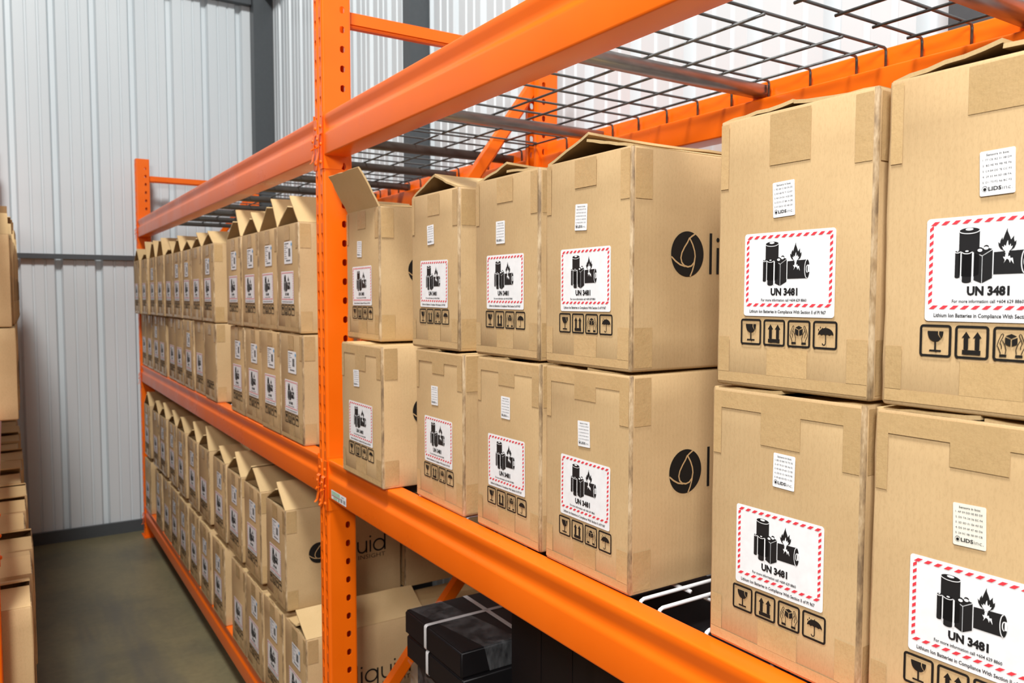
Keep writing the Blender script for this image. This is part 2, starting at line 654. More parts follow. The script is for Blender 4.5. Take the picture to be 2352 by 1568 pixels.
def connector_mesh():
    """beam end plate: L-shaped, wrapping the front and the side of the upright; origin at beam end, beam top"""
    m = MB()
    t = 0.0035
    zt, zb = 0.006, -0.140
    # side leg (lies on the upright's flank, normal along y)
    prof = [(-t, zt), (0.052, zt), (0.052, zb + 0.012), (0.046, zb), (-t, zb)]
    n = len(prof)
    vs = [(x, 0, z) for x, z in prof] + [(x, t, z) for x, z in prof]
    fs = [tuple(range(n)), tuple(range(2 * n - 1, n - 1, -1))] + [(k, k + n, (k + 1) % n + n, (k + 1) % n) for k in range(n)]
    m.add(vs, fs)
    # front leg (on the upright's face)
    prof = [(0, zt - 0.012), (0, zb), (0.022, zb), (0.029, zb + 0.010), (0.029, zt - 0.02), (0.022, zt - 0.012)]
    n = len(prof)
    vs = [(-t, y, z) for y, z in prof] + [(-0.0003, y, z) for y, z in prof]
    fs = [tuple(range(n)), tuple(range(2 * n - 1, n - 1, -1))] + [(k, k + n, (k + 1) % n + n, (k + 1) % n) for k in range(n)]
    m.add(vs, fs)
    return fix_normals(m.mesh('end_plate', ORANGE))
CONN = connector_mesh()
def rivet_mesh():
    m = MB()
    m.dome((0, 0, 0), 0.0052, 0.004, (-1, 0, 0))
    return m.mesh('rivet', ORANGE, True)
RIVET = rivet_mesh()
def clip_mesh():
    """bent lock clip hooked over the end plate"""
    m = MB()
    pts = [(-0.001, 0.004), (-0.006, 0.000), (-0.008, -0.02), (-0.006, -0.045), (-0.010, -0.066), (-0.016, -0.072)]
    for i in range(len(pts) - 1):
        (xa, za), (xb, zb) = pts[i], pts[i + 1]
        wa = 0.0105 - 0.0012 * i
        wb = 0.0105 - 0.0012 * (i + 1)
        vs = []
        for x_, z_, w_ in ((xa, za, wa), (xb, zb, wb)):
            vs += [(x_, -w_, z_), (x_, w_, z_), (x_ - 0.0015, w_, z_), (x_ - 0.0015, -w_, z_)]
        m.add(vs, [(0, 4, 5, 1), (2, 6, 7, 3), (0, 3, 7, 4), (1, 5, 6, 2), (0, 1, 2, 3), (7, 6, 5, 4)])
    m.dome((-0.009, 0, -0.012), 0.005, 0.003, (-1, 0, 0), 8)
    m.tube([(-0.006, -0.008, -0.03), (-0.013, 0, -0.036), (-0.006, 0.008, -0.03)], 0.0016, 6)
    return fix_normals(m.mesh('lock_clip', ORANGE))
CLIP = clip_mesh()

BRACES = [((CD, 2.283), (DEPTH - CD, 2.283)),
          ((0.060, 1.33), (0.715, 2.235)), ((0.060, 1.25), (DEPTH - CD, 1.12)),
          ((0.060, 0.27), (0.715, 1.03)), ((CD, 0.16), (DEPTH - CD, 0.16))]
BRACE_ME = [channel_brace((a[0], 0, a[1]), (b[0], 0, b[1])) for a, b in BRACES]

def build_rack(root, frames, bays, clips=True):
    for fy in frames:
        for fx, rz in ((0, 0), (DEPTH, math.pi)):
            u = ob('upright', UPRIGHT, root, (fx, fy, 0), (0, 0, rz))
            sm = u.modifiers.new('sheet', 'SOLIDIFY')
            sm.thickness = 0.0024
            sm.offset = 0
            ob('foot_plate', FOOT, u)
        for bm_ in BRACE_ME:
            ob('brace', bm_, root, (0, fy, 0))
    beams = {}
    for bi, yc in enumerate(bays):
        for zi, zt in enumerate((Z_UP, Z_MID, Z_LOW)):
            for front in (True, False):
                bmo = ob('beam', BEAM, root, (0 if front else DEPTH, yc, zt), (0, 0, 0 if front else math.pi))
                beams[(bi, zi, front)] = bmo
                for e in (-1, 1):
                    # the end plate reaches from the beam end outwards over the upright's face
                    c = ob('end_plate', CONN, bmo, (0, e * (BEAM_LEN / 2 - 0.001), 0), (0, 0, 0))
                    if e < 0:
                        c.scale = (1, -1, 1)
                    for zz in (-0.03, -0.075, -0.122):
                        ob('rivet', RIVET, bmo, (-0.0035, e * (BEAM_LEN / 2 + 0.015), zz))
                    if front and clips:
                        ob('lock_clip', CLIP, bmo, (-0.003, e * (BEAM_LEN / 2 + 0.017), -0.052))
    return beams

rack = thing('pallet_rack', 'orange perforated pallet rack with step beams filling the right of the picture', 'rack')
beams = build_rack(rack, (0.0, L_BAY, -L_BAY), (-L_BAY / 2, L_BAY / 2))
OPP_X = -0.742
rack2 = thing('pallet_rack', 'orange rack at the left picture edge, mostly hidden behind brown cartons', 'rack', (OPP_X, -0.090, 0), math.pi)
build_rack(rack2, (0.0, -L_BAY), (-L_BAY / 2,), clips=False)

# ---------------------------------------------------------------- wire decks
DECK_LEN = 1.138
def tube_mesh(name, pts, r, mat, n=6):
    m = MB()
    m.tube(pts, r, n)
    return m.mesh(name, mat, True)
def drop_wire(r, mat):
    x0, x1 = 0.048, DEPTH - 0.048
    k = 0.007
    pts = [(x0, 0, -0.036), (x0, 0, -k), (x0 + 0.002, 0, -0.002), (x0 + k, 0, 0), (x1 - k, 0, 0), (x1 - 0.002, 0, -0.002), (x1, 0, -k), (x1, 0, -0.036)]
    return tube_mesh('cross_wire', pts, r, mat)
def channel_mesh(mat):
    pr = []
    w, h = 0.042, 0.022
    outer = [(-w / 2, 0), (-w / 2, -h + 0.006), (-w / 2 + 0.006, -h), (w / 2 - 0.006, -h), (w / 2, -h + 0.006), (w / 2, 0), (w / 2 - 0.002, 0), (w / 2 - 0.002, -h + 0.006), (w / 2 - 0.007, -h + 0.002), (-w / 2 + 0.007, -h + 0.002), (-w / 2 + 0.002, -h + 0.006), (-w / 2 + 0.002, 0)]
    vs, fs = extrude_profile(outer, 0.040, DEPTH - 0.040)
    vs = [(y, x, z) for x, y, z in vs]
    return auto_smooth(fix_normals(me('support_channel', vs, fs, mat)), 50)
LONG_XS = [0.145 + 0.105 * i for i in range(6)]
def deck_kit(mat, ch_mat, r):
    return dict(cross=drop_wire(r, mat),
                long=tube_mesh('long_wire', [(0, -DECK_LEN / 2, 0), (0, DECK_LEN / 2, 0)], r, mat),
                chan=channel_mesh(ch_mat), r=r)
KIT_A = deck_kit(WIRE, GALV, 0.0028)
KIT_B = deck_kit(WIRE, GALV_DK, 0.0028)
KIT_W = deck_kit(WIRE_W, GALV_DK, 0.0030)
def deck(kit, yc, zt, label, chans, flip=False, xo=0.0, group=None, pitch=0.1055, shift=0.0):
    loc = (0, yc, zt - 0.0032)
    rz = 0.0
    if flip:
        loc = (OPP_X, yc, zt - 0.0032)
        rz = math.pi
    t = thing('wire_deck', label, 'wire deck', loc, rz, group)
    n = 10
    y0 = -(n - 1) * pitch / 2 + shift
    for i in range(n):
        ob('cross_wire', kit['cross'], t, (0, y0 + i * pitch, 0))
    for e in (-1, 1):
        ob('cross_wire', kit['cross'], t, (0, e * 0.563, 0))
    for xx in LONG_XS:
        ob('long_wire', kit['long'], t, (xx, 0, -2 * kit['r']))
    for cy in chans:
        ob('support_channel', kit['chan'], t, (0, cy, -3 * kit['r'] + 0.0005))
    return t

three = (-0.395, 0.0, 0.395)
two = (-0.265, 0.305)
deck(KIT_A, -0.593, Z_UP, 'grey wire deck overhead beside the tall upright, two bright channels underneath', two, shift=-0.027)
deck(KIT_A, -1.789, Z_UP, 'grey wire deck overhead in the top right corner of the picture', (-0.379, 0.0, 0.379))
DN = ('nearest the tall upright', 'in the middle', 'nearest the far wall')
for i in range(3):
    yc = 0.572 + 1.143 * i
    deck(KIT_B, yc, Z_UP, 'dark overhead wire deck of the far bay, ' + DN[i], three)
    deck(KIT_W, yc, Z_MID, 'white wire deck under the middle shelf cartons of the far bay, ' + DN[i], three)
    deck(KIT_W, yc, Z_LOW, 'white wire deck under the lowest cartons of the far bay, ' + DN[i], three)
deck(KIT_W, -0.650, Z_MID, 'white wire deck under the near bay cartons, beside the tall upright', two)
deck(KIT_W, -1.815, Z_MID, 'white wire deck under the largest near cartons at the right', two)
deck(KIT_W, -0.605, Z_LOW, 'white wire deck under the black strapped boxes', two)
deck(KIT_W, -1.765, Z_LOW, 'white wire deck on the lowest level at the right, in deep shade', two)
for i in range(3):
    deck(KIT_W, 0.60 + 1.143 * i, Z_MID, 'white wire deck under the left edge cartons at chest height, ' + ('nearest the camera', 'in the middle', 'nearest the far wall')[i], three, True)
    deck(KIT_W, 0.60 + 1.143 * i, Z_LOW, 'white wire deck under the left edge cartons near the floor, ' + ('nearest the camera', 'in the middle', 'nearest the far wall')[i], three, True)

# ---------------------------------------------------------------- flat print (u right, v up, metres)
def to_front(e):
    return lambda u, v: (-e, -u, v)
def to_side(e):
    return lambda u, v: (u, -e, v)

class Flat:
    def __init__(s):
        s.polys = []       # (points, material index)
    def poly(s, pts, m=0):
        a = sum(pts[i - 1][0] * pts[i][1] - pts[i][0] * pts[i - 1][1] for i in range(len(pts)))
        s.polys.append((list(pts) if a > 0 else list(reversed(pts)), m))
    def rect(s, u0, v0, u1, v1, m=0):
        s.poly([(u0, v0), (u1, v0), (u1, v1), (u0, v1)], m)
    def rrect(s, u0, v0, u1, v1, r, m=0, n=4):
        s.poly(rrect_pts(u0, v0, u1, v1, r, n), m)
    def ellipse(s, cu, cv, ru, rv, m=0, n=24, a0=0, a1=2 * math.pi):
        full = abs(a1 - a0) > 6.28
        k = n if full else n + 1
        s.poly([(cu + ru * math.cos(a0 + (a1 - a0) * i / n), cv + rv * math.sin(a0 + (a1 - a0) * i / n)) for i in range(k)], m)
    def stroke(s, pts, w, m=0, closed=False):
        P = [Vector(p) for p in pts]
        n = len(P)
        Lp, Rp = [], []
        for i in range(n):
            if closed:
                a, b = P[i - 1], P[(i + 1) % n]
            else:
                a, b = P[max(i - 1, 0)], P[min(i + 1, n - 1)]
            d = (b - a).normalized()
            nn = Vector((-d.y, d.x))
            ww = w[i] if isinstance(w, (list, tuple)) else w
            Lp.append(P[i] + nn * ww / 2)
            Rp.append(P[i] - nn * ww / 2)
        for i in range(n if closed else n - 1):
            j = (i + 1) % n
            s.poly([tuple(Rp[i]), tuple(Rp[j]), tuple(Lp[j]), tuple(Lp[i])], m)
    def ring(s, outer, inner, m=0):
        n = len(outer)
        for i in range(n):
            j = (i + 1) % n
            s.poly([outer[i], outer[j], inner[j], inner[i]], m)
    def text(s, body, cu, cv, width=None, height=None, bold=0.0, m=0, align='CENTER', shear=0.0):
        vs, fs = text_geo(body, bold)
        x0, x1 = min(v[0] for v in vs), max(v[0] for v in vs)
        y0, y1 = text_cap(bold)
        sy = height / (y1 - y0)
        sx = width / (x1 - x0) if width else sy
        ou = {'CENTER': -(x0 + x1) / 2, 'LEFT': -x0}[align]
        pts = [(cu + (x + ou) * sx, cv + (y - y0) * sy) for x, y in vs]
        for f in fs:
            s.poly([pts[i] for i in f], m)
    def mesh(s, name, mats, mp):
        vs, fs, mi = [], [], []
        for pts, m in s.polys:
            n = len(vs)
            vs += [mp(u, v) for u, v in pts]
            fs.append(tuple(range(n, n + len(pts))))
            mi.append(m)
        return me(name, vs, fs, None, mats=mats, fmats=mi)

def rrect_pts(u0, v0, u1, v1, r, n=4):
    pts = []
    for cu, cv, a in ((u1 - r, v1 - r, 0), (u0 + r, v1 - r, 90), (u0 + r, v0 + r, 180), (u1 - r, v0 + r, 270)):
        for k in range(n + 1):
            t = math.radians(a + 90 * k / n)
            pts.append((cu + r * math.cos(t), cv + r * math.sin(t)))
    return pts

_tc = {}
def text_geo(body, bold=0.0):
    key = (body, bold)
    if key in _tc:
        return _tc[key]
    c = bpy.data.curves.new('t', 'FONT')
    c.body = body
    c.size = 1.0
    c.offset = bold
    c.resolution_u = 2
    c.fill_mode = 'FRONT'
    o = bpy.data.objects.new('t', c)
    COL.objects.link(o)
    dg = bpy.context.evaluated_depsgraph_get()
    m = o.evaluated_get(dg).to_mesh()
    vs = [(v.co.x, v.co.y) for v in m.vertices]
    fs = [tuple(p.vertices) for p in m.polygons]
    o.evaluated_get(dg).to_mesh_clear()
    bpy.data.objects.remove(o)
    bpy.data.curves.remove(c)
    _tc[key] = (vs, fs)
    return vs, fs
def text_cap(bold):
    vs, _ = text_geo('H', bold)
    return min(v[1] for v in vs), max(v[1] for v in vs)

E_TAPE, E_LAB, E_INK, E_TOP = 0.0005, 0.0009, 0.0013, 0.0017

# battery warning label, 123 x 97 mm, origin at its lower centre
LW, LH = 0.123, 0.097
def P(u, v):
    return ((u - 0.5) * LW, v * LH)
def label_parts():
    base = Flat()
    base.rrect(-LW / 2, 0, LW / 2, LH, 0.0035)
    red = Flat()
    b0u, b1u, b0v, b1v = 0.026, 0.974, 0.118, 0.968
    tu, tv = 0.030, 0.036
    n = 12
    st = (b1u - b0u) / n
    for v0 in (b0v, b1v - tv):
        for i in range(n):
            u0 = b0u + i * st + 0.005
            sl, wd = 0.034, 0.040
            q = [(u0, v0), (u0 + wd, v0), (u0 + wd + sl, v0 + tv), (u0 + sl, v0 + tv)]
            q = [(min(max(a, b0u), b1u), b) for a, b in q]
            red.poly([P(*p) for p in q])
    n = 11
    st = (b1v - b0v - 2 * tv) / n
    for u0 in (b0u, b1u - tu):
        for i in range(n):
            v0 = b0v + tv + i * st + 0.008
            wd = 0.036
            red.poly([P(u0, v0), P(u0 + tu, v0 + 0.028), P(u0 + tu, v0 + 0.028 + wd), P(u0, v0 + wd)])
    ink, top = Flat(), Flat()
    def cyl(u0, u1, v0, v1, e):
        cu, ru = (u0 + u1) / 2, (u1 - u0) / 2
        pts = []
        for k in range(17):
            t = math.pi * k / 16
            pts.append(P(cu + ru * math.cos(t), v1 + e * math.sin(t)))
        for k in range(17):
            t = math.pi + math.pi * k / 16
            pts.append(P(cu + ru * math.cos(t), v0 + e * math.sin(t)))
        ink.poly(pts)
        # white line under the lid and the terminal
        arc = [P(cu + ru * math.cos(t), v1 + e * math.sin(t)) for t in [math.pi + math.pi * k / 12 for k in range(13)]]
        top.stroke(arc, 0.0007)
        top.ellipse(*P(cu, v1 + e * 0.45), ru * 0.38 * LW, e * 0.42 * LH)
    cyl(0.252, 0.400, 0.455, 0.862, 0.028)
    for (u0, u1, v0, v1, e) in ((0.224, 0.262, 0.428, 0.668, 0.012), (0.278, 0.346, 0.385, 0.662, 0.017)):
        # white outline separates it from the battery behind
        top_bg = [P(u0 - 0.006, v0 - 0.005), P(u1 + 0.008, v0 - 0.005), P(u1 + 0.008, v1 + e + 0.006), P(u0 - 0.006, v1 + e + 0.006)]
        top.stroke([P(u1 + 0.007, v0 - 0.01), P(u1 + 0.007, v1)], 0.0008)
        top.stroke([P(u0 - 0.006, v0 + 0.02), P(u0 - 0.006, v1)], 0.0006)
        cyl(u0, u1, v0, v1, e)
    # nine-volt block
    ink.poly([P(0.364, 0.395), P(0.420, 0.365), P(0.420, 0.615), P(0.364, 0.652)])
    ink.poly([P(0.424, 0.365), P(0.494, 0.412), P(0.494, 0.672), P(0.424, 0.618)])
    ink.poly([P(0.366, 0.660), P(0.422, 0.625), P(0.492, 0.680), P(0.440, 0.700)])
    top.stroke([P(0.359, 0.395), P(0.359, 0.655)], 0.0008)
    for cu, cv in ((0.405, 0.672), (0.448, 0.690)):
        ink.ellipse(*P(cu, cv + 0.012), 0.0022, 0.0017)
        top.ellipse(*P(cu, cv), 0.0021, 0.0014)
    # burning battery on its side
    pts = [P(0.502, 0.445)] + [P(0.715 + 0.026 * math.cos(t), 0.555 + 0.107 * math.sin(t)) for t in [-math.pi / 2 + math.pi * k / 16 for k in range(17)]] + [P(0.502, 0.650)]
    ink.poly(pts)
    arc = [P(0.715 - 0.024 * math.cos(t), 0.555 + 0.104 * math.sin(t)) for t in [-math.pi / 2 + math.pi * k / 14 for k in range(15)]]
    top.stroke(arc, 0.0008)
    arc = [P(0.722 - 0.014 * math.cos(t), 0.555 + 0.042 * math.sin(t)) for t in [-math.pi / 2 + math.pi * k / 10 for k in range(11)]]
    top.stroke(arc + [P(0.742, 0.597)], 0.0009)
    top.poly([P(0.724, 0.518), P(0.742, 0.518), P(0.742, 0.592), P(0.724, 0.592)])
    top.stroke([P(0.499, 0.44), P(0.499, 0.66)], 0.0007)
    flame = [(0.575, 0.655), (0.548, 0.675), (0.533, 0.705), (0.529, 0.742), (0.541, 0.725), (0.545, 0.755), (0.558, 0.785), (0.560, 0.758), (0.571, 0.800), (0.584, 0.845),
             (0.590, 0.868), (0.592, 0.835), (0.602, 0.805), (0.610, 0.780), (0.615, 0.757), (0.624, 0.772), (0.636, 0.795), (0.635, 0.762), (0.641, 0.735), (0.652, 0.752), (0.651, 0.715), (0.640, 0.682), (0.618, 0.660), (0.606, 0.648)]
    ink.poly([P(*p) for p in flame])
    inner = [(0.582, 0.650), (0.566, 0.672), (0.557, 0.700), (0.570, 0.690), (0.573, 0.712), (0.584, 0.698), (0.590, 0.735), (0.597, 0.752), (0.600, 0.712), (0.608, 0.700), (0.616, 0.722), (0.617, 0.694), (0.630, 0.700), (0.622, 0.672), (0.604, 0.650), (0.608, 0.640), (0.578, 0.640)]
    top.poly([P(*p) for p in inner])
    bolt = [(0.585, 0.645), (0.580, 0.600), (0.566, 0.603), (0.580, 0.572), (0.572, 0.545), (0.592, 0.585), (0.606, 0.575), (0.615, 0.545), (0.620, 0.575), (0.640, 0.535), (0.632, 0.592), (0.617, 0.588), (0.612, 0.612), (0.600, 0.602), (0.602, 0.645)]
    top.poly([P(*p) for p in bolt])
    txt = Flat()
    txt.text('UN 3481', *P(0.468, 0.250), width=0.300 * LW, height=0.088 * LH, bold=0.052)
    txt.text('For more information call +604 629 8860', *P(0.462, 0.180), width=0.505 * LW, height=0.032 * LH, bold=0.018)
    txt.text('Lithium Ion Batteries in Compliance With Section II of PI 967', *P(0.495, 0.040), width=0.845 * LW, height=0.038 * LH, bold=0.022)
    pic = Flat()
    return (base.mesh('battery_label', [LABEL_W], to_front(E_LAB)), red.mesh('hazard_border', [INK_RED], to_front(E_INK)),
            ink.mesh('battery_pictogram', [INK], to_front(E_INK)), top.mesh('pictogram_highlights', [LABEL_W], to_front(E_TOP)),
            txt.mesh('lettering', [INK], to_front(E_INK)))
LAB_BASE, LAB_RED, LAB_PIC, LAB_TOP, LAB_TXT = label_parts()

# small sensor label, 30 x 40 mm, origin lower centre
def sensor_label(codes, mat):
    w, h = 0.0300, 0.0400
    b = Flat()
    b.rrect(-w / 2, 0, w / 2, h, 0.0015)
    t = Flat()
    t.text('Sensors in box:', 0.0005, 0.0355, width=0.0195, height=0.0020, bold=0.01, m=0)
    for i, c in enumerate(codes):
        t.text('%d. %s' % (i + 1, c), -0.0125, 0.0312 - 0.0050 * i, width=0.0245, height=0.0017, bold=0.01, m=1, align='LEFT')
    t.text('LIDS', -0.0075, 0.0042, width=0.0112, height=0.0036, bold=0.03, align='LEFT')
    t.text('inc.', 0.0044, 0.0042, width=0.0085, height=0.0036, bold=-0.012, align='LEFT')
    t.ellipse(-0.0105, 0.0058, 0.0014, 0.0014)
    ring_o = [(-0.0105 + 0.0025 * math.cos(a), 0.0062 + 0.0027 * math.sin(a)) for a in [2 * math.pi * k / 20 for k in range(20)]]
    ring_i = [(-0.0105 + 0.0022 * math.cos(a), 0.0060 + 0.0023 * math.sin(a)) for a in [2 * math.pi * k / 20 for k in range(20)]]
    t.ring(ring_o, ring_i, 1)
    return b.mesh('sensor_label', [mat], to_front(E_LAB)), t.mesh('lettering', [INK, INK_GREY], to_front(E_INK))
CODES = [['AF 59 DD 0E B5 DF', 'D5 7A 24 36 EC F4', '2D 5D 51 E6 A5 E3', 'D5 59 0F 47 45 D6', '24 5C 0B 3B 09 CB'],
         ['77 CE A2 31 08 D9', 'B2 9E 95 9B 9E F6', 'C4 E4 D0 7E CC F3', '29 33 44 5D 0B FA', 'D1 73 F2 A6 BC F3'],
         ['8D 52 BA 76 7C 50', '67 73 D1 B5 A6 E1', '95 5B C9 6D 12 CB', 'CD E1 C1 44 F2 F8', '09 6B CD FD 11 D5'],
         ['9D 2B 1C 3B CA D5', '5D 6B F5 71 C3 E7', 'AA CA D6 1A E2 DB', 'CC D1 C7 B8 1A DB', '57 D5 E1 3D AB CD']]
SENSOR = [sensor_label(CODES[0], LABEL_C), sensor_label(CODES[1], LABEL_W), sensor_label(CODES[2], LABEL_W), sensor_label(CODES[3], LABEL_W)]

# shipping label of the far-bay cartons, 76 x 64 mm shown upright, origin lower centre
def ship_label():
    w, h = 0.078, 0.066
    b = Flat()
    b.rrect(-w / 2, 0, w / 2, h, 0.003)
    t = Flat()
    for i, (ww, m) in enumerate(((0.040, 0), (0.022, 1), (0.034, 1), (0.014, 1), (0.026, 1), (0.012, 1), (0.020, 1), (0.026, 1))):
        v = h - 0.006 - 0.0062 * i
        t.rect(-w / 2 + 0.005, v - 0.0012, -w / 2 + 0.005 + ww, v + 0.0012, m)
    y = 0.021
    rnd = random.Random(3)
    while y < 0.044:
        th = rnd.choice((0.0006, 0.0010, 0.0014))
        t.rect(0.004, y, 0.024, y + th, 2)
        y += th + rnd.choice((0.0004, 0.0005))
    for i in range(14):
        t.rect(-0.020 + i * 0.0031, 0.0075, -0.020 + i * 0.0031 + 0.0021, 0.0115, 0)
    t.ellipse(w / 2 - 0.006, h - 0.010, 0.005, 0.005, 3, 14)
    for u0 in (-w / 2 - 0.001, w / 2 - 0.006):
        pass
    return b.mesh('shipping_label', [LABEL_W], to_front(E_LAB)), t.mesh('shipping_print', [INK_GREY, INK_LIGHT, SHIP_BAR, INK_BLUE], to_front(E_INK))
SHIP_BASE, SHIP_TXT = ship_label()

# handling symbols, each in a 30 x 31 mm frame, origin lower left
SW, SH = 0.0305, 0.0310
def sym_base():
    f = Flat()
    st = 0.0024
    f.ring(rrect_pts(0, 0, SW, SH, 0.0035, 5), rrect_pts(st, st, SW - st, SH - st, 0.0012, 5))
    return f
def Q(u, v):
    return (u * SW, v * SH)
def sym_fragile():
    f = sym_base()
    bowl = [(0.25, 0.80)] + [(0.50 - 0.25 * math.cos(t), 0.80 - 0.32 * math.sin(t) ** 0.9) for t in [math.pi * 0.5 * k / 8 for k in range(1, 9)]]
    bowl += [(0.60, 0.50), (0.685, 0.565), (0.63, 0.62), (0.585, 0.70), (0.585, 0.80)]
    f.poly([Q(*p) for p in bowl])
    f.poly([Q(*p) for p in [(0.615, 0.80), (0.615, 0.71), (0.655, 0.635), (0.705, 0.590), (0.735, 0.665), (0.75, 0.74), (0.75, 0.80)]])
    f.rect(*Q(0.475, 0.20), *Q(0.53, 0.50))
    f.rrect(*Q(0.315, 0.165), *Q(0.69, 0.225), 0.0006)
    return f
def sym_up():
    f = sym_base()
    for o in (0.0, 0.33):
        f.rect(*Q(0.265 + o, 0.28), *Q(0.40 + o, 0.66))
        f.poly([Q(0.205 + o, 0.63), Q(0.46 + o, 0.63), Q(0.3325 + o, 0.82)])
    f.rect(*Q(0.225, 0.135), *Q(0.765, 0.27))
    return f
def sym_hands():
    f = sym_base()
    f.poly([Q(*p) for p in [(0.505, 0.80), (0.66, 0.735), (0.505, 0.665), (0.345, 0.735)]])
    f.poly([Q(*p) for p in [(0.335, 0.70), (0.49, 0.635), (0.49, 0.44), (0.335, 0.505)]])
    f.poly([Q(*p) for p in [(0.525, 0.635), (0.675, 0.70), (0.675, 0.505), (0.525, 0.44)]])
    for sg in (1, -1):
        def M(p):
            return Q(0.505 + sg * (p[0] - 0.505), p[1])
        hand = [(0.225, 0.215), (0.185, 0.33), (0.125, 0.45), (0.155, 0.58), (0.235, 0.78), (0.27, 0.80), (0.295, 0.765), (0.275, 0.70), (0.225, 0.60), (0.265, 0.61), (0.30, 0.54), (0.345, 0.45), (0.37, 0.34), (0.355, 0.215)]
        f.stroke([M(p) for p in hand], 0.0007)
        f.stroke([M(p) for p in [(0.225, 0.60), (0.205, 0.53), (0.245, 0.44), (0.245, 0.36)]], 0.0007)
        f.poly([M(p) for p in [(0.19, 0.125), (0.385, 0.125), (0.385, 0.205), (0.19, 0.205)]])
    return f
def sym_dry():
    f = sym_base()
    can = [(0.53 + 0.32 * math.cos(t), 0.50 + 0.26 * math.sin(t)) for t in [math.pi * k / 18 for k in range(19)]]
    for k in range(4):
        cu = 0.21 + 0.16 * k
        can += [(cu + 0.04, 0.525), (cu + 0.08, 0.535), (cu + 0.12, 0.525), (cu + 0.16, 0.50)]
    f.poly([Q(*p) for p in can[:-1]])
    f.rect(*Q(0.515, 0.76), *Q(0.545, 0.80))
    f.stroke([Q(0.53, 0.52), Q(0.53, 0.25), Q(0.525, 0.20), Q(0.50, 0.165), Q(0.46, 0.155), Q(0.42, 0.17), Q(0.395, 0.215)], 0.0011)
    for cu, cv in ((0.24, 0.69), (0.31, 0.77), (0.32, 0.655), (0.385, 0.735)):
        f.ellipse(*Q(cu, cv), 0.0006, 0.0011, n=10)
    return f
SYMS = [('fragile_symbol', sym_fragile()), ('this_way_up_symbol', sym_up()), ('handle_with_care_symbol', sym_hands()), ('keep_dry_symbol', sym_dry())]
SYM_ME = [(n, f.mesh(n, [PRINT], to_front(E_TAPE + 0.0002))) for n, f in SYMS]
SYM_GAP = 0.0032
SYM_TOTAL = 4 * SW + 3 * SYM_GAP
_all = Flat()
for i, (n_, f_) in enumerate(SYMS):
    for pts, m_ in f_.polys:
        _all.polys.append(([(u - SYM_TOTAL / 2 + i * (SW + SYM_GAP), v) for u, v in pts], 0))
SYM_ALL = _all.mesh('handling_symbols', [PRINT], to_front(E_TAPE + 0.0002))

# drop logo and word printed on the cartons' flank (u along the depth)
def logo_meshes():
    R = 0.0335
    d = Flat()
    d.ellipse(0, 0, R, R, n=48)
    k = Flat()
    def S(pts):
        return [(a * R, b * R) for a, b in pts]
    # teardrop outline
    left = [(0.10, 0.72), (-0.02, 0.52), (-0.20, 0.30), (-0.36, 0.05), (-0.42, -0.18), (-0.36, -0.38), (-0.20, -0.52), (0.02, -0.57), (0.24, -0.52), (0.40, -0.36), (0.46, -0.10), (0.42, 0.14), (0.30, 0.42), (0.10, 0.72)]
    k.stroke(S(left), 0.0024)
    k.stroke(S([(0.06, 0.66), (0.22, 0.78), (0.44, 0.90)]), 0.0024)
    k.stroke(S([(-0.99, -0.14), (-0.74, -0.33), (-0.46, -0.48), (-0.15, -0.55)]), 0.0024)
    k.stroke(S([(0.455, -0.12), (0.40, -0.45), (0.29, -0.75), (0.16, -0.99)]), 0.0024)
    t = Flat()
    w = 0.0054
    xh, asc = 0.0400, 0.0615
    def ell(cx, r):
        return [(cx + r * math.cos(a), xh / 2 + xh / 2 * 0.94 * math.sin(a)) for a in [2 * math.pi * i / 32 for i in range(32)]]
    t.rect(0, 0, w, asc)                                  # l
    t.rect(0.0155, 0, 0.0155 + w, xh)                     # i
    t.ellipse(0.0155 + w / 2, xh + 0.012, 0.0034, 0.0034, n=14)
    t.stroke(ell(0.0505, 0.0195), w, closed=True)         # q
    t.rect(0.0685, -0.020, 0.0685 + w, xh)
    t.stroke([(0.0855, xh), (0.0855, 0.017), (0.0875, 0.009), (0.0925, 0.0035), (0.1005, 0.0012), (0.1085, 0.0035), (0.1135, 0.009), (0.1155, 0.017)], w)   # u
    t.rect(0.1155 - w / 2, 0, 0.1155 + w / 2, xh)
    t.rect(0.1265, 0, 0.1265 + w, xh)                     # i
    t.ellipse(0.1265 + w / 2, xh + 0.012, 0.0034, 0.0034, n=14)
    t.stroke(ell(0.1605, 0.0195), w, closed=True)         # d
    t.rect(0.1785, 0, 0.1785 + w, asc)
    t.text('INSIGHT', 0.0870, -0.0205, width=0.0950, height=0.0135, bold=-0.008, align='LEFT')
    e = E_TAPE
    return (d.mesh('drop_logo', [PRINT], to_side(e)), k.mesh('logo_lines', [KRAFT_LINE], to_side(e + 0.0004)), t.mesh('printed_word', [PRINT], to_side(e)))
LOGO_D, LOGO_K, LOGO_T = logo_meshes()

